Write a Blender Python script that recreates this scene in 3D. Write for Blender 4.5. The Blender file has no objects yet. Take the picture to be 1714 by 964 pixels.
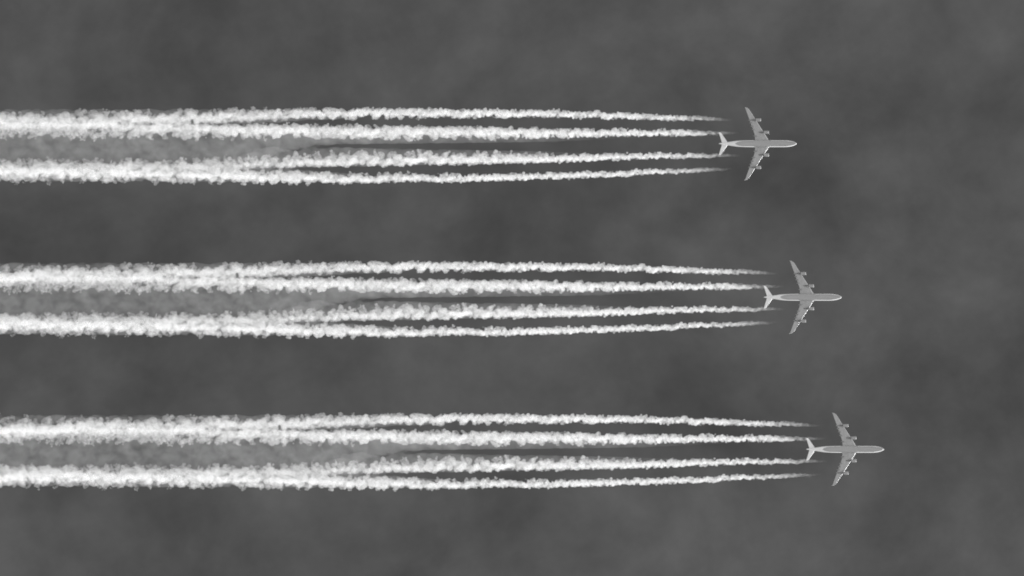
import bpy, bmesh, math, random
import numpy as np
from mathutils import Vector, Matrix

# ------------------------------------------------------------------ frame of the place
# One unit is one metre.  The photographer stands on the ground and points a long
# lens straight up at three airliners cruising 10.5 km overhead.
C = bpy.context.scene.collection
SCN = bpy.context.scene
ALT = 10500.0            # cruising height of the airliners
M = 0.4907               # metres per photo pixel at that height
IW, IH = 1714.0, 964.0

def wx(px): return (px - IW / 2) * M
def wy(py): return (py - IH / 2) * M

# ------------------------------------------------------------------ camera
cam_d = bpy.data.cameras.new('camera')
cam = bpy.data.objects.new('camera', cam_d); C.objects.link(cam)
cam.location = (0, 0, 1.7)
cam.rotation_euler = (math.pi, 0, 0)          # straight up, picture-right is +X, picture-down is +Y
cam_d.sensor_width = 36.0
cam_d.lens = 36.0 * (ALT - 1.7) / (IW * M)
cam_d.clip_start = 1.0
cam_d.clip_end = 200000.0
SCN.camera = cam

# ------------------------------------------------------------------ light
SUN_EL = math.radians(34)
SUN_ROT = math.radians(55)                     # from +Y towards +X
SUN_STRENGTH = 4.0
SKY_STRENGTH = 0.06
SKY_OFF = (4.6463, 4.0470, 0.6911)   # which part of the cloud veil stands overhead
EXPOSURE = 1.2
SKY_GAIN = 0.72                                 # deep red filter of a black and white picture

world = bpy.data.worlds.new('World'); SCN.world = world
world.use_nodes = True
nt = world.node_tree; nt.nodes.clear()
def N(tree, kind, **kw):
    n = tree.nodes.new(kind)
    for k, v in kw.items(): setattr(n, k, v)
    return n
def math_node(tree, op, a, b=None, clamp=False):
    n = N(tree, 'ShaderNodeMath', operation=op, use_clamp=clamp)
    for i, v in enumerate((a, b)):
        if v is None: continue
        if isinstance(v, (int, float)): n.inputs[i].default_value = v
        else: tree.links.new(v, n.inputs[i])
    return n.outputs[0]
def map_range(tree, v, a, b, c, d, smooth=False):
    n = N(tree, 'ShaderNodeMapRange', interpolation_type='SMOOTHSTEP' if smooth else 'LINEAR')
    tree.links.new(v, n.inputs[0])
    for i, q in enumerate((a, b, c, d)): n.inputs[1 + i].default_value = q
    return n.outputs[0]

sky = N(nt, 'ShaderNodeTexSky', sky_type='NISHITA', sun_disc=False)
sky.sun_elevation = SUN_EL; sky.sun_rotation = SUN_ROT
sky.altitude = 0; sky.air_density = 1.0; sky.dust_density = 1.0
sep = N(nt, 'ShaderNodeSeparateColor'); nt.links.new(sky.outputs[0], sep.inputs[0])
tc = N(nt, 'ShaderNodeTexCoord')
# faint thin high cloud all over the sky, in sky direction
n1 = N(nt, 'ShaderNodeTexNoise'); n1.inputs['Scale'].default_value = 80; n1.inputs['Detail'].default_value = 5
n1.inputs['Roughness'].default_value = 0.56; n1.inputs['Distortion'].default_value = 0.25
mp = N(nt, 'ShaderNodeMapping'); mp.inputs['Scale'].default_value = (1, 1.05, 1); mp.inputs['Rotation'].default_value = (0, 0, 0.35)
mp.inputs['Location'].default_value = SKY_OFF
nt.links.new(tc.outputs['Generated'], mp.inputs[0]); nt.links.new(mp.outputs[0], n1.inputs['Vector'])
n2 = N(nt, 'ShaderNodeTexNoise'); n2.inputs['Scale'].default_value = 240; n2.inputs['Detail'].default_value = 7; n2.inputs['Roughness'].default_value = 0.6
nt.links.new(mp.outputs[0], n2.inputs['Vector'])
cl1 = map_range(nt, n1.outputs[0], 0.28, 0.72, 0.70, 1.30)
cl2 = map_range(nt, n2.outputs[0], 0.28, 0.72, 0.87, 1.13)
cl = math_node(nt, 'MULTIPLY', cl1, cl2)
val = math_node(nt, 'MULTIPLY', sep.outputs[0], cl)
val = math_node(nt, 'MULTIPLY', val, SKY_GAIN)
cc = N(nt, 'ShaderNodeCombineColor')
for i in range(3): nt.links.new(val, cc.inputs[i])
bg = N(nt, 'ShaderNodeBackground'); bg.inputs[1].default_value = SKY_STRENGTH
out = N(nt, 'ShaderNodeOutputWorld')
nt.links.new(cc.outputs[0], bg.inputs[0]); nt.links.new(bg.outputs[0], out.inputs[0])

sd = bpy.data.lights.new('sun', 'SUN'); sd.energy = SUN_STRENGTH; sd.angle = math.radians(0.5); sd.color = (1, 1, 1)
sun = bpy.data.objects.new('sun', sd); C.objects.link(sun)
to_sun = Vector((math.sin(SUN_ROT) * math.cos(SUN_EL), math.cos(SUN_ROT) * math.cos(SUN_EL), math.sin(SUN_EL)))
sun.rotation_euler = to_sun.to_track_quat('Z', 'Y').to_euler()
sun.location = (0, 0, 50)

SCN.view_settings.view_transform = 'Standard'
SCN.view_settings.look = 'None'
SCN.view_settings.gamma = 1
SCN.view_settings.use_curve_mapping = False
SCN.view_settings.exposure = EXPOSURE
SCN.render.engine = 'CYCLES'
cy = SCN.cycles
cy.max_bounces = 16; cy.volume_bounces = 10; cy.diffuse_bounces = 3; cy.transparent_max_bounces = 96
cy.volume_step_rate = 1.0; cy.volume_max_steps = 256
cy.use_denoising = True; cy.filter_width = 1.8
cy.sample_clamp_indirect = 10

# ------------------------------------------------------------------ materials
def mat(name):
    m = bpy.data.materials.new(name); m.use_nodes = True
    m.node_tree.nodes.clear()
    o = N(m.node_tree, 'ShaderNodeOutputMaterial')
    return m, m.node_tree, o

def paint(name, base, rough=0.45, var=0.06, metal=0.0, scale=0.6, stretch=(0.12, 1, 1)):
    m, t, o = mat(name)
    p = N(t, 'ShaderNodeBsdfPrincipled')
    tc = N(t, 'ShaderNodeTexCoord'); mp = N(t, 'ShaderNodeMapping'); mp.inputs['Scale'].default_value = stretch
    t.links.new(tc.outputs['Object'], mp.inputs[0])
    n = N(t, 'ShaderNodeTexNoise'); n.inputs['Scale'].default_value = scale; n.inputs['Detail'].default_value = 4
    t.links.new(mp.outputs[0], n.inputs['Vector'])
    v = map_range(t, n.outputs[0], 0.3, 0.7, base * (1 - var), base * (1 + var))
    c = N(t, 'ShaderNodeCombineColor')
    for i in range(3): t.links.new(v, c.inputs[i])
    t.links.new(c.outputs[0], p.inputs['Base Color'])
    p.inputs['Roughness'].default_value = rough; p.inputs['Metallic'].default_value = metal
    t.links.new(p.outputs[0], o.inputs['Surface'])
    return m

WHITE = paint('white_paint', 0.72, 0.35, 0.04)
GREY = paint('grey_belly_paint', 0.33, 0.4, 0.07)
WINGGREY = paint('grey_wing_paint', 0.355, 0.45, 0.10, scale=0.5, stretch=(1, 0.35, 1))
DARK = paint('dark_fairing_paint', 0.11, 0.5, 0.1)
SLAT_SUNLIT = paint('slat_sunlit_edge', 0.72, 0.35, 0.03)  # slat strip along the leading edge, sunlit brightness put into its pale colour
FAIRING = paint('fairing_paint', 0.22, 0.5, 0.08)
BLACK = paint('dark_opening', 0.03, 0.6, 0.1)
NACELLE = paint('grey_nacelle_paint', 0.31, 0.4, 0.06)

# ------------------------------------------------------------------ ground
def link(name, me, parent=None):
    o = bpy.data.objects.new(name, me); C.objects.link(o)
    if parent is not None: o.parent = parent
    return o

bm = bmesh.new()
bmesh.ops.create_circle(bm, cap_ends=True, cap_tris=False, segments=96, radius=150000)
me = bpy.data.meshes.new('ground'); bm.to_mesh(me); bm.free()
ground = link('ground', me); ground['kind'] = 'structure'; ground['label'] = 'wide pale open land under the sky'
gm, t, o = mat('dry_pale_land')
d = N(t, 'ShaderNodeBsdfDiffuse'); tcg = N(t, 'ShaderNodeTexCoord')
vn = N(t, 'ShaderNodeTexNoise'); vn.inputs['Scale'].default_value = 0.0006; vn.inputs['Detail'].default_value = 8
t.links.new(tcg.outputs['Object'], vn.inputs['Vector'])
v = map_range(t, vn.outputs[0], 0.3, 0.7, 0.38, 0.5)
c = N(t, 'ShaderNodeCombineColor')
for i in range(3): t.links.new(v, c.inputs[i])
t.links.new(c.outputs[0], d.inputs[0]); t.links.new(d.outputs[0], o.inputs['Surface'])
me.materials.append(gm)

# ------------------------------------------------------------------ airliner
K = 0.07637            # metres per pixel of the enlarged detail the outlines were measured in
def lx(v): return (v - 500) * K

def smooth_mesh(name, bm, mats, parent, smooth=True):
    bmesh.ops.recalc_face_normals(bm, faces=bm.faces)
    me = bpy.data.meshes.new(name); bm.to_mesh(me); bm.free()
    for m in mats: me.materials.append(m)
    if smooth:
        for p in me.polygons: p.use_smooth = True
    return link(name, me, parent)

def loft(bm, rings, cap=True, mi=None):
    """rings: list of lists of Vectors, all the same length"""
    vs = [[bm.verts.new(p) for p in r] for r in rings]
    n = len(rings[0])
    for i in range(len(vs) - 1):
        for k in range(n):
            f = bm.faces.new((vs[i][k], vs[i][(k + 1) % n], vs[i + 1][(k + 1) % n], vs[i + 1][k]))
            if mi: f.material_index = mi(i, k)
    if cap:
        bm.faces.new(list(reversed(vs[0]))); bm.faces.new(vs[-1])
    return vs

def interp(tab, x):
    xs = [a[0] for a in tab]; ys = [a[1] for a in tab]
    return float(np.interp(x, xs, ys))

# fuselage: half width along its length, in measured pixels
FUS = [(86, 1.5), (92, 4.5), (105, 7), (120, 9.5), (150, 13), (170, 15.5), (200, 20), (230, 25), (262, 29.5), (300, 33), (350, 35.5), (400, 36.5), (440, 36.9),
       (780, 36.9), (815, 36), (840, 33.5), (862, 29.5), (882, 24.5), (897, 19), (908, 13.5), (916, 8), (921, 3), (922.5, .6)]
def fus_r(px): return interp(FUS, px) * K
def fus_zc(px):
    # the belly sweeps up towards the tail, the nose droops a little
    if px < 400:
        u = (400 - px) / 314.0
        return (36.9 * K - fus_r(px)) * 0.72
    if px > 800: return -(36.9 * K - fus_r(px)) * 0.22
    return 0.0

def air_section(chord_le, chord_te, y, z, thick, n=14, camber=0.02):
    """closed aerofoil ring at span station y"""
    c = chord_le - chord_te
    xs = [0.5 * (1 - math.cos(math.pi * i / (n - 1))) for i in range(n)]
    up, lo = [], []
    for s in xs:
        yt = 5 * thick * (0.2969 * math.sqrt(s) - 0.126 * s - 0.3516 * s * s + 0.2843 * s ** 3 - 0.1030 * s ** 4)
        yc = camber * 4 * s * (1 - s)
        up.append(Vector((chord_le - s * c, y, z + (yc + yt) * c)))
        lo.append(Vector((chord_le - s * c, y, z + (yc - yt * 0.8) * c)))
    return up + lo[::-1][1:-1]

WING_LE = [(0, 640), (39, 620), (243, 490), (340, 429.5), (369, 411), (380, 400), (388, 385), (392, 369)]
WING_TE = [(0, 477), (39, 475), (105, 468), (180, 442), (262, 413), (340, 385), (380, 371), (388, 367), (392, 364)]
def wing_z(y):         # dihedral plus flex, y in metres
    return -1.35 + y * 0.085 + 0.0012 * y * y

def build_airliner():
    root = bpy.data.objects.new('airliner', None); C.objects.link(root)
    root.empty_display_size = 10
    # --- fuselage
    bm = bmesh.new(); rings = []; NS = 48
    pxs = [86, 89, 92, 98, 105, 112, 120, 130, 140, 150, 160, 170, 185] + list(range(200, 440, 6)) + list(range(440, 780, 12)) + list(range(780, 900, 5)) + [902, 908, 912, 916, 919, 921, 922.5]
    for px in pxs:
        r = fus_r(px); zc = fus_zc(px)
        rings.append([Vector((lx(px), math.sin(2 * math.pi * k / NS) * r, zc - math.cos(2 * math.pi * k / NS) * r)) for k in range(NS)])
    def belly(i, k):
        px = 0.5 * (pxs[i] + pxs[i + 1])
        a = (k + 0.5) / NS * 2 * math.pi
        off = math.sin(a); under = math.cos(a) > 0
        lim = 0.77
        if px < 345:
            u = (345 - px) / 83.0
            lim = 0.77 * math.sqrt(max(0, 1 - u * u)) if u < 1 else -1
        if px > 800: lim = 0.77 - 0.10 * min(1, (px - 800) / 90.0)
        if px > 908: lim = -1
        return 1 if under and abs(off) < lim else 0
    loft(bm, rings, True, belly)
    fus = smooth_mesh('fuselage', bm, [WHITE, GREY], root)
    # cockpit windows, three a side round the nose crown
    for s in (-1, 1):
        for j in range(3):
            p0 = 893 - j * 5; 
            bm = bmesh.new()
            a0 = math.pi - s * (0.18 + 0.33 * j); a1 = math.pi - s * (0.46 + 0.33 * j)
            ring = []
            for lift in (0.0, 0.03):
                q = []
                for (px, a) in ((p0 + 5, a0), (p0 + 4, a1), (p0 - 4, a1), (p0 - 3, a0)):
                    r = fus_r(px) + 0.005 + lift
                    q.append(Vector((lx(px), math.sin(a) * r, fus_zc(px) - math.cos(a) * r)))
                ring.append(q)
            loft(bm, ring)
            smooth_mesh('cockpit_window', bm, [BLACK], fus, False)
    # nose gear doors and antennas as thin blades / panels
    bm = bmesh.new()
    for s in (-1, 1):
        loft(bm, [[Vector((lx(px), s * 0.10 + yy, fus_zc(px) - fus_r(px) * 0.99 - 0.02 - zz)) for (yy, zz) in ((0, -.06), (s * 0.85, -0.2), (s * 0.85, -0.16), (0, 0))] for px in (850, 815)])
    smooth_mesh('nose_gear_door', bm, [GREY], fus, False)
    for px in (770, 700, 330):
        bm = bmesh.new()
        zb = fus_zc(px) - fus_r(px)
        loft(bm, [[Vector((lx(px) + a, b, zb + 0.05 - h)) for (a, b) in ((0.35 - h * .5, 0), (0, .05), (-0.35 - h * .3, 0), (0, -.05))] for h in (0, 0.4)])
        smooth_mesh('antenna', bm, [WHITE], fus, False)
    # --- belly fairing
    bm = bmesh.new(); rings = []
    NB = 28; L0, L1 = 440, 655
    for i in range(NB + 1):
        px = L0 + (L1 - L0) * i / NB
        u = (px - L0) / (L1 - L0) * 2 - 1
        f = max(0.02, (1 - abs(u) ** 3.2)) ** 0.5
        w = 36.6 * K * (0.55 + 0.47 * f); h = 0.95 * f + 0.01
        rings.append([Vector((lx(px), math.sin(2 * math.pi * k / 36) * w, -1.75 - math.cos(2 * math.pi * k / 36) * (h + 0.45))) for k in range(36)])
    loft(bm, rings)
    bf = smooth_mesh('belly_fairing', bm, [GREY], root)
    bm = bmesh.new()
    for s in (-1, 1):
        loft(bm, [[Vector((lx(px), s * yy, zz)) for (yy, zz) in ((0.12, -3.08), (1.25, -2.98), (1.25, -2.9), (0.12, -3.0))] for px in (500, 560)])
    smooth_mesh('main_gear_door', bm, [GREY], bf, False)
    # --- wings
    for s in (-1, 1):
        bm = bmesh.new(); rings = []
        st = [0, 20, 39, 70, 105, 140, 180, 220, 262, 300, 340, 358, 369, 376, 382, 387, 390, 392]
        for yp in st:
            y = yp * K
            tip = max(0, (yp - 372) / 20.0)
            z = wing_z(y)
            thick = interp([(0, .13), (105, .115), (262, .10), (392, .08)], yp)
            rings.append(air_section(lx(interp(WING_LE, yp)), lx(interp(WING_TE, yp)), s * y, z, thick))
        n = len(rings[0])
        loft(bm, rings, True, lambda i, k: 1 if (k % n in (0, 1, n - 1, n - 2) and i > 1) else 0)
        wing = smooth_mesh('wing', bm, [WINGGREY, SLAT_SUNLIT], root)
        # winglet standing on the tip
        bm = bmesh.new(); rings = []
        for j in range(6):
            u = j / 5.0
            yy = (385 + 7.5 * u ** 0.6) * K; zz = wing_z(385 * K) + 0.12 + 2.6 * u
            cle = lx(392 - 24 * u); cte = lx(369 - 10 * u)
            rg = []
            for q in air_section(cle, cte, 0, 0, 0.09, 8, 0.0):
                rg.append(Vector((q.x, s * (yy + q.z), zz)))
            rings.append(rg)
        loft(bm, rings)
        smooth_mesh('winglet', bm, [WHITE], wing)
        # flap track fairings: slim canoes under the trailing edge
        for yp in (82, 150, 187, 222, 252):
            te = interp(WING_TE, yp); le = interp(WING_LE, yp)
            bm = bmesh.new(); rings = []
            x1 = te + 0.20 * (le - te); x0 = te - 15
            z0 = wing_z(yp * K) - 0.30
            for j in range(11):
                u = j / 10.0
                f = max(0.03, math.sin(math.pi * min(1, 0.04 + u * 0.94))) ** 0.7
                px = x0 + (x1 - x0) * u
                rings.append([Vector((lx(px), s * (yp * K) + math.sin(2 * math.pi * k / 12) * 0.40 * f, z0 - 0.12 - (1 - u) * .12 - math.cos(2 * math.pi * k / 12) * 0.42 * f)) for k in range(12)])
            loft(bm, rings)
            smooth_mesh('flap_track_fairing', bm, [FAIRING], wing)
        # aileron and flap gaps show as narrow dark seams on the lower skin
        # --- engines
        for (yp, front) in ((122.5, 622), (255.5, 537)):
            y = s * yp * K; zc = wing_z(abs(y)) - 1.95
            xf = lx(front)
            prof = [(0.00, 1.00), (0.06, 1.12), (0.25, 1.22), (0.9, 1.30), (1.8, 1.31), (2.8, 1.25), (3.6, 1.13), (4.3, 1.0)]
            bm = bmesh.new()
            NE = 32
            def ring(x, r, dz=0): return [Vector((xf - x, y + math.sin(2 * math.pi * k / NE) * r, zc + dz - math.cos(2 * math.pi * k / NE) * r)) for k in range(NE)]
            loft(bm, [ring(a, r) for a, r in prof[2:]] + [ring(4.3, 0.86), ring(3.6, 0.9)], False)
            eng = smooth_mesh('engine', bm, [NACELLE], root)
            bm = bmesh.new()
            loft(bm, [ring(1.0, 0.92), ring(0.35, 0.96), ring(0.06, 0.97), ring(0, 1.03), ring(0.04, 1.12), ring(0.15, 1.19), ring(0.42, 1.255), ring(0.44, 1.235)], False)
            smooth_mesh('intake_lip', bm, [WHITE], eng)
            bm = bmesh.new()
            loft(bm, [ring(0.62, 0.03), ring(0.75, 0.2), ring(1.0, 0.33), ring(1.0, 0.93), ring(1.06, 0.93)], True)
            smooth_mesh('fan', bm, [BLACK], eng, False)
            bm = bmesh.new()
            loft(bm, [ring(3.4, 0.82), ring(4.3, 0.72), ring(5.1, 0.56), ring(5.1, 0.44), ring(5.7, 0.2), ring(6.1, 0.05)], True)
            smooth_mesh('exhaust_nozzle', bm, [DARK], eng)
            bm = bmesh.new(); rings = []
            zw = wing_z(abs(y))
            for (a, zt, zb, w) in ((0.9, zc + 1.2, zc + 1.0, .04), (1.6, zc + 1.62, zc + 1.1, .22), (3.4, zw - 0.15, zc + 0.95, .34), (5.6, zw - .2, zc + 0.75, .36), (7.2, zw - .25, zw - 0.75, .30), (8.6, zw - 0.2, zw - 0.5, .06)):
                rings.append([Vector((xf - a, y + dy * w, zz)) for (dy, zz) in ((-1, zt), (1, zt), (1, zb), (-1, zb))])
            loft(bm, rings)
            smooth_mesh('pylon', bm, [DARK], eng)
    # --- tailplanes
    for s in (-1, 1):
        bm = bmesh.new(); rings = []
        for yp in (4, 17, 45, 75, 100, 112, 117, 120):
            u = (yp - 17) / 101.0
            le = interp([(4, 188), (17, 178), (112, 113), (117, 107), (120, 100)], yp)
            te = interp([(4, 119), (17, 117), (112, 88), (120, 85.5)], yp)
            rings.append(air_section(lx(le), lx(te), s * yp * K, 1.75 + yp * K * 0.10, 0.10, 12, 0.0))
        loft(bm, rings)
        smooth_mesh('tailplane', bm, [WHITE], root)
    # --- fin
    bm = bmesh.new(); rings = []
    for j in range(7):
        u = j / 6.0
        le = lx(238 - 130 * u); te = lx(122 - 42 * u)
        rings.append([Vector((q.x, q.z, 2.0 + 8.6 * u)) for q in air_section(le, te, 0, 0, 0.09, 12, 0.0)])
    loft(bm, rings)
    smooth_mesh('tail_fin', bm, [WHITE], root)
    return root

def copy_tree(o, parent=None):
    c = o.copy(); C.objects.link(c)
    c.parent = parent
    for ch in list(o.children): copy_tree(ch, c)
    return c

# centre pixel of each airliner (the point the outlines were measured from)
SHIFT = [(0.0, 0.0), (75.3, 257.0), (146.3, 511.6)]
P0 = (1190 + 500 / 6.425, 165 + 484 / 6.425)
WHO = ['top', 'middle', 'bottom']
AL = ['white and grey four-engined airliner, topmost of three and flying farthest behind',
      'white and grey four-engined airliner flying in the middle of the staggered formation of three',
      'white and grey four-engined airliner, lowest of three and farthest ahead, nearest the right edge']
first = None
for i, (dx, dy) in enumerate(SHIFT):
    a = build_airliner() if i == 0 else copy_tree(first)
    if i == 0: first = a
    a.location = (wx(P0[0] + dx), wy(P0[1] + dy), ALT)
    a['label'] = AL[i]; a['category'] = 'airliner'; a['group'] = 'airliners flying in staggered formation'

# ------------------------------------------------------------------ contrails
rng = np.random.default_rng(7)

def ico(sub):
    bm = bmesh.new(); bmesh.ops.create_icosphere(bm, subdivisions=sub, radius=1)
    v = np.array([p.co[:] for p in bm.verts]); f = np.array([[q.index for q in p.verts] for p in bm.faces]); bm.free()
    return v, f
IV, IF = ico(2)

def puff_mesh(name, puffs, voxel):
    """puffs: array of (x,y,z, rx,ry,rz, tilt).  All billows are fused into one closed skin."""
    n = len(puffs); nv = len(IV)
    P = np.asarray(puffs, float)
    V = IV[None] * P[:, None, 3:6]
    ca, sa = np.cos(P[:, 6])[:, None], np.sin(P[:, 6])[:, None]
    X = V[..., 0] * ca - V[..., 1] * sa; Y = V[..., 0] * sa + V[..., 1] * ca
    V = np.stack([X, Y, V[..., 2]], -1) + P[:, None, 0:3]
    F = IF[None] + (np.arange(n) * nv)[:, None, None]
    V = V.reshape(-1, 3); F = F.reshape(-1, 3)
    me = bpy.data.meshes.new(name + '_billows')
    me.vertices.add(len(V)); me.vertices.foreach_set('co', V.ravel())
    me.loops.add(len(F) * 3); me.loops.foreach_set('vertex_index', F.ravel())
    me.polygons.add(len(F)); me.polygons.foreach_set('loop_start', np.arange(len(F)) * 3)
    me.update(calc_edges=True)
    o = bpy.data.objects.new('temp', me); C.objects.link(o)
    md = o.modifiers.new('fuse', 'REMESH'); md.mode = 'VOXEL'; md.voxel_size = voxel
    dg = bpy.context.evaluated_depsgraph_get()
    res = bpy.data.meshes.new_from_object(o.evaluated_get(dg))
    res.name = name
    bpy.data.objects.remove(o); bpy.data.meshes.remove(me)
    return res

def vapour(name, density, fade, noise_scale=0.22, lo=0.35, hi=1.65, aniso=0.0, step=1.0, distort=0.0):
    """density along the trail: fade is a list of (distance behind the engine in m, factor)"""
    m, t, o = mat(name)
    pv = N(t, 'ShaderNodeVolumePrincipled')
    pv.inputs['Color'].default_value = (.93, .93, .93, 1); pv.inputs['Anisotropy'].default_value = aniso
    tc = N(t, 'ShaderNodeTexCoord'); sx = N(t, 'ShaderNodeSeparateXYZ'); t.links.new(tc.outputs['Object'], sx.inputs[0])
    dist = math_node(t, 'MULTIPLY', sx.outputs[0], -1 / 800.0)
    ramp = N(t, 'ShaderNodeValToRGB'); t.links.new(dist, ramp.inputs[0])
    cr = ramp.color_ramp
    while len(cr.elements) < len(fade): cr.elements.new(0.5)
    for e, (d_, f_) in zip(cr.elements, fade):
        pass
    for k, (d_, f_) in enumerate(fade):
        cr.elements[k].position = d_ / 800.0; cr.elements[k].color = (f_, f_, f_, 1)
    nz = N(t, 'ShaderNodeTexNoise'); nz.inputs['Scale'].default_value = noise_scale; nz.inputs['Detail'].default_value = 2; nz.inputs['Roughness'].default_value = 0.6; nz.inputs['Distortion'].default_value = distort
    t.links.new(tc.outputs['Object'], nz.inputs['Vector'])
    k = map_range(t, nz.outputs[0], 0.33, 0.67, lo, hi)
    dn = math_node(t, 'MULTIPLY', ramp.outputs[0], k)
    dn = math_node(t, 'MULTIPLY', dn, density)
    t.links.new(dn, pv.inputs['Density'])
    t.links.new(pv.outputs[0], o.inputs['Volume'])
    m.cycles.volume_step_rate = step
    return m

# centre line (pixel x, pixel y, half width in px) behind the first airliner
TR = {
 'a': dict(start=1228, line=[(1228, 200.5, 2.0), (1203, 199.5, 3.6), (1157, 198.3, 5.2), (1087, 196, 6.9), (1016, 193, 7.6), (897, 189.8, 8.2), (733, 188.5, 8.5), (617, 188.5, 8.8), (523, 190.5, 8.5), (420, 194, 9), (280, 199, 9.5), (100, 203, 10.5), (-220, 205, 11)]),
 'b': dict(start=1238, line=[(1238, 222.5, 2.0), (1203, 222.8, 4.0), (1157, 223.3, 6.2), (1087, 222.8, 7.4), (1016, 222.3, 8.6), (900, 222, 9.5), (733, 219.5, 9.7), (617, 219, 9.5), (523, 218.5, 9.5), (400, 217, 9.5), (250, 213, 9.5), (100, 210, 9.5), (-220, 209, 10)]),
 'c': dict(start=1240, line=[(1240, 260, 2.0), (1203, 260.3, 3.9), (1157, 261, 5.4), (1087, 261.8, 7.1), (1016, 263, 8.2), (900, 265.5, 8.6), (733, 268, 8.7), (617, 268.5, 8.5), (540, 270, 8), (430, 275, 8), (300, 279, 9), (100, 282, 9), (-220, 283, 9)]),
 'd': dict(start=1228, line=[(1228, 282.5, 1.9), (1203, 283.2, 3.2), (1157, 285, 4.7), (1087, 288.5, 6.2), (1016, 291.8, 7.0), (900, 295.3, 7.5), (733, 298.2, 7.6), (617, 299, 8), (523, 298, 8.5), (430, 295, 9), (300, 290.5, 9.5), (100, 287.5, 10.5), (-220, 286, 11)]),
}
def track(line, px):
    xs = [a[0] for a in line][::-1]
    return (np.interp(px, xs, [a[1] for a in line][::-1]), np.interp(px, xs, [a[2] for a in line][::-1]))

X_END = -215
def smooth_noise(xs, step, amp, r):
    k = np.arange(X_END - 50, 1400, step); v = r.normal(0, 1, len(k))
    return np.interp(xs, k, v) * amp

def core_puffs(T, r):
    px = T['start']; out = []
    xs = []
    while px > X_END:
        xs.append(px)
        hw = track(T['line'], px)[1]
        px -= max(0.25, hw * 0.085)
    xs = np.array(xs); yc, hw = track(T['line'], xs)
    yc = yc + smooth_noise(xs, 11, 0.12, r) * hw + smooth_noise(xs, 37, 0.08, r) * hw
    for x, y, h in zip(xs, yc, hw):
        grow = min(1.0, (T['start'] - x) / 120.0)
        a = r.random() * 2 * math.pi
        if r.random() < 0.6:
            rr = h * 0.5 * math.sqrt(r.random()); rad = h * r.uniform(0.28, 0.45)
        else:
            rr = h * r.uniform(0.5, 0.85); rad = h * r.uniform(0.18, 0.34)
        el = 1.0 + (1 - grow) * 2.2
        out.append(((x - T['start']) * M, (y + math.cos(a) * rr - T['line'][0][1]) * M, math.sin(a) * rr * M,
                    rad * M * el * r.uniform(.8, 1.3), rad * M * r.uniform(.85, 1.3), rad * M * r.uniform(.85, 1.2), r.normal(0, .5) * grow))
    return out

def knob_puffs(T, r, top, bot, every):
    """curling billows that grow out of the trail on all sides; top and bot bound their tips in pixels"""
    out = []
    px = T['start'] - 30.0
    while px > X_END:
        y0, h = track(T['line'], px)
        age = min(1.0, (T['start'] - px) / 500.0)
        px -= every * (0.35 + 0.65 * age) * r.uniform(0.4, 1.6)
        t_ = np.interp(px, [q[0] for q in top], [q[1] for q in top]); b_ = np.interp(px, [q[0] for q in bot], [q[1] for q in bot])
        up, dn = max(1.5, y0 - t_), max(1.5, b_ - y0)
        a = r.random() * 2 * math.pi
        ca, sa = math.cos(a), math.sin(a)
        E = (dn if ca > 0 else up) * r.uniform(0.5, 1.0) ** 0.7 * (1.0 - 0.10 * max(0, age - 0.5) / 0.5)
        Z = min(up, dn) * r.uniform(0.6, 1.0)
        r0 = min(max(0.8, 0.30 * (up + dn) / 2), 4.2 + 1.3 * max(0, age - 0.6) / 0.4) * r.uniform(0.5, 1.2)
        curl = r.normal(0, 0.45) * E * (0.4 + 0.6 * age); bend = r.normal(0, 0.35) * E * age
        n = 9
        for k in range(n):
            u = k / (n - 1)
            f = 0.25 + 0.75 * u
            ra = r0 * (0.74 + 0.20 * u) * r.uniform(0.8, 1.12)
            reach = max(0.0, E - ra)
            out.append(((px - T['start'] + curl * u + bend * math.sin(math.pi * u)) * M, (y0 + ca * reach * f - T['line'][0][1]) * M, (sa * Z * f + r.normal(0, .3)) * M,
                        ra * M * r.uniform(.85, 1.25), ra * M * r.uniform(.85, 1.25), ra * M, r.normal(0, .6)))
    # larger separate tufts standing out of the edge of the old part of the trail
    px = T['start'] - 330.0
    while px > X_END:
        px -= r.uniform(6, 22)
        y0, h = track(T['line'], px)
        side = 1 if r.random() < 0.55 else -1
        e_ = np.interp(px, [q[0] for q in (bot if side > 0 else top)], [q[1] for q in (bot if side > 0 else top)])
        E = abs(e_ - y0) * r.uniform(0.78, 1.04); lean = r.normal(0, 4.0); rt = r.uniform(2.6, 4.2); z = r.normal(0, 5)
        for k in range(14):
            u = 0.35 + 0.65 * r.random()
            ra = rt * (1.25 - 0.55 * u) * r.uniform(0.55, 1.05)
            jx, jy = r.normal(0, rt * (1.0 - 0.45 * u)), r.normal(0, 0.6)
            out.append(((px - T['start'] + lean * u * u + jx) * M, (y0 + side * max(0, E - ra) * u + jy - T['line'][0][1]) * M, (z * u + r.normal(0, 1.5)) * M,
                        ra * M * r.uniform(.85, 1.3), ra * M * r.uniform(.85, 1.3), ra * M * 1.2, r.normal(0, .6)))
    return out

def band_puffs(T, r, top, bot, x0, x1, n, rad, zr=7, inner=0):
    """thin vapour that fills between two edges given as tables of (px, py)"""
    out = []
    for _ in range(n):
        x = r.uniform(x1, x0)
        a = np.interp(x, [q[0] for q in top], [q[1] for q in top]); b = np.interp(x, [q[0] for q in bot], [q[1] for q in bot])
        ra = rad * r.uniform(0.55, 1.3)
        if x < 560 and inner:
            j = r.normal(0, 8.0) * min(1, (560 - x) / 120)
            if inner > 0: b += j
            else: a += j
        h = (b - a)
        if h < 1: continue
        ra = min(ra, h * 0.5)
        y = r.uniform(a + ra * 0.8, b - ra * 0.8)
        z = r.uniform(-zr, zr) * min(1, h / 20)
        out.append(((x - T['start']) * M, (y - T['line'][0][1]) * M, z * M, ra * M * r.uniform(1.1, 2.6), ra * M * .9, ra * M, r.normal(0, .1)))
    return out

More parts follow.
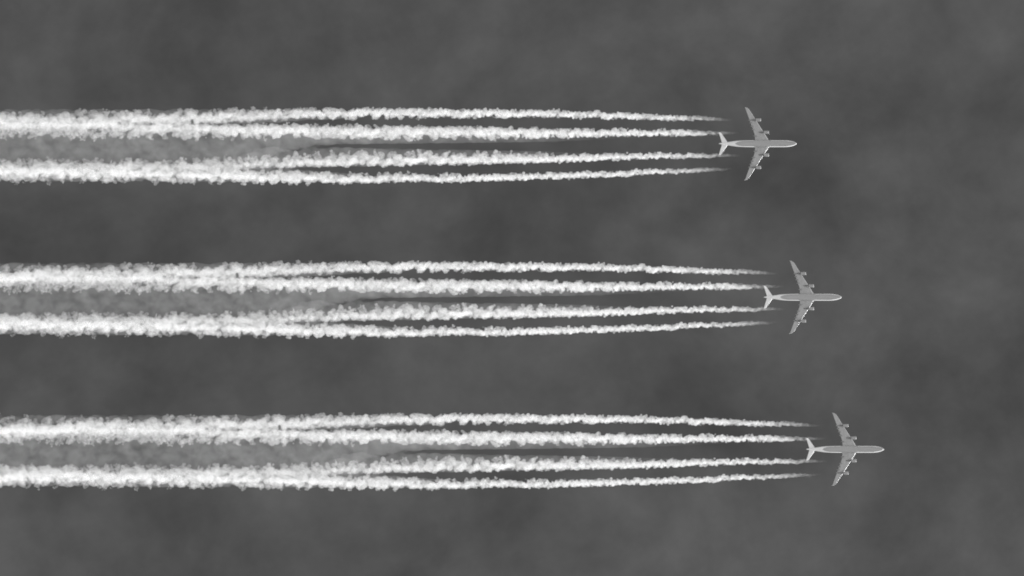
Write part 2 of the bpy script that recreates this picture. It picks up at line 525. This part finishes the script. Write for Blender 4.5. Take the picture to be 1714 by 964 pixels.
VOX = 0.42
KNOB = {
 'a': dict(top=[(-220, 179), (250, 179), (500, 177.5), (700, 178.5), (900, 182), (1100, 190.5), (1200, 196.5)], bot=[(-220, 228), (0, 226), (250, 221), (450, 206), (600, 202.5), (900, 199), (1100, 202), (1200, 202.5)], every=2.0),
 'b': dict(top=[(-220, 202), (200, 204), (400, 202), (500, 203), (700, 206.5), (900, 211), (1100, 216), (1210, 219.5)], bot=[(-220, 237), (250, 238), (500, 237), (700, 237.5), (900, 235.5), (1016, 231), (1157, 230), (1210, 226)], every=1.8),
 'c': dict(top=[(-220, 260), (200, 261), (450, 257), (550, 249), (700, 248), (900, 250), (1016, 255), (1157, 256.5), (1210, 257.5)], bot=[(-220, 290), (400, 285), (550, 282), (700, 280), (900, 275), (1016, 271), (1157, 266), (1210, 263)], every=2.0),
 'd': dict(top=[(-220, 261), (0, 262), (200, 264), (400, 271), (500, 281), (700, 287), (900, 287), (1016, 285), (1157, 282), (1200, 281)], bot=[(-220, 310), (0, 310), (250, 311.5), (500, 311), (700, 308), (900, 303), (1016, 299), (1157, 288.5), (1200, 286)], every=1.9),
}
VEIL = {
 'a': dict(top=[(-220, 182), (420, 182), (600, 187)], bot=[(-220, 222), (350, 214), (500, 203), (600, 198)], x0=600, n=1500, rad=6, z=8),
 'b': dict(top=[(-220, 214), (500, 212), (1100, 222)], bot=[(-220, 281), (380, 279), (450, 258), (510, 245), (560, 242), (900, 238), (1100, 229)], x0=1080, n=4600, rad=8, z=8),
 'c': dict(top=[(380, 272), (450, 262), (510, 250), (560, 246), (900, 253), (1020, 258)], bot=[(380, 284), (500, 281), (620, 279), (900, 270), (1020, 264)], x0=1010, x1=390, n=1600, rad=8, z=8),
 'd': dict(top=[(-220, 266), (430, 276), (560, 288), (640, 294)], bot=[(-220, 303), (400, 306), (640, 306)], x0=620, n=1500, rad=6, z=8),
}
FADE = {
 'a': [(0, 0), (12, .13), (30, .5), (58, .97), (230, .8), (330, .36), (410, .21), (540, .34), (720, .40)],
 'b': [(0, 0), (12, .13), (30, .5), (58, .97), (210, .55), (300, .30), (420, .21), (540, .27), (720, .34)],
 'c': [(0, 0), (12, .13), (30, .5), (58, .97), (210, .55), (300, .16), (380, .14), (480, .18), (720, .25)],
 'd': [(0, 0), (12, .13), (30, .5), (58, .97), (230, .8), (330, .38), (410, .24), (540, .38), (720, .44)],
}
DENSITY = 0.24; KNOB_DENSITY = 0.10; VEIL_DENSITY = 0.0076
DESC = {
 'a': 'uppermost of the four white contrails behind the {} airliner, from its outer engine',
 'b': 'second contrail from the top behind the {} airliner, passing its upper tailplane tip',
 'c': 'third contrail from the top behind the {} airliner, thinning to grey halfway along',
 'd': 'lowest of the four white contrails behind the {} airliner, with a knobbly lower edge',
}
for key in 'abcd':
    T = TR[key]; r = np.random.default_rng({'a': 11, 'b': 22, 'c': 33, 'd': 44}[key])
    me = puff_mesh('contrail', core_puffs(T, r), VOX)
    me.materials.append(vapour('dense_ice_vapour', DENSITY, FADE[key]))
    mk = puff_mesh('billows', knob_puffs(T, r, **KNOB[key]), VOX)
    mk.materials.append(vapour('billowing_ice_vapour', KNOB_DENSITY, [(0, 0), (60, .9), (110, 1), (300, .95), (420, .72), (560, .52), (720, .5)], 0.36, 0.08, 1.9, distort=1.2, step=0.5))
    V = VEIL[key]
    mv = puff_mesh('veil', band_puffs(T, r, V['top'], V['bot'], V['x0'], V.get('x1', X_END), V['n'], V['rad'], V['z'], {'b': 1, 'c': -1}.get(key, 0)), 0.7)
    mv.materials.append(vapour('thin_ice_vapour', VEIL_DENSITY, [(0, 0), (100, .2), (200, .7), (320, 1.05), (400, 1.1), (540, 1), (720, 1)], 0.10, 0.5, 1.5, distort=0.5))
    for i, (dx, dy) in enumerate(SHIFT):
        o = link('contrail', me)
        o.location = (wx(T['start'] + dx), wy(T['line'][0][1] + dy), ALT - 2.0)
        o['label'] = DESC[key].format(WHO[i]); o['category'] = 'contrail'
        o['group'] = 'contrails trailing behind the airliners'
        link('billows', mk, o)
        link('veil', mv, o)
    print('contrail', key, len(me.polygons), len(mk.polygons), len(mv.polygons))
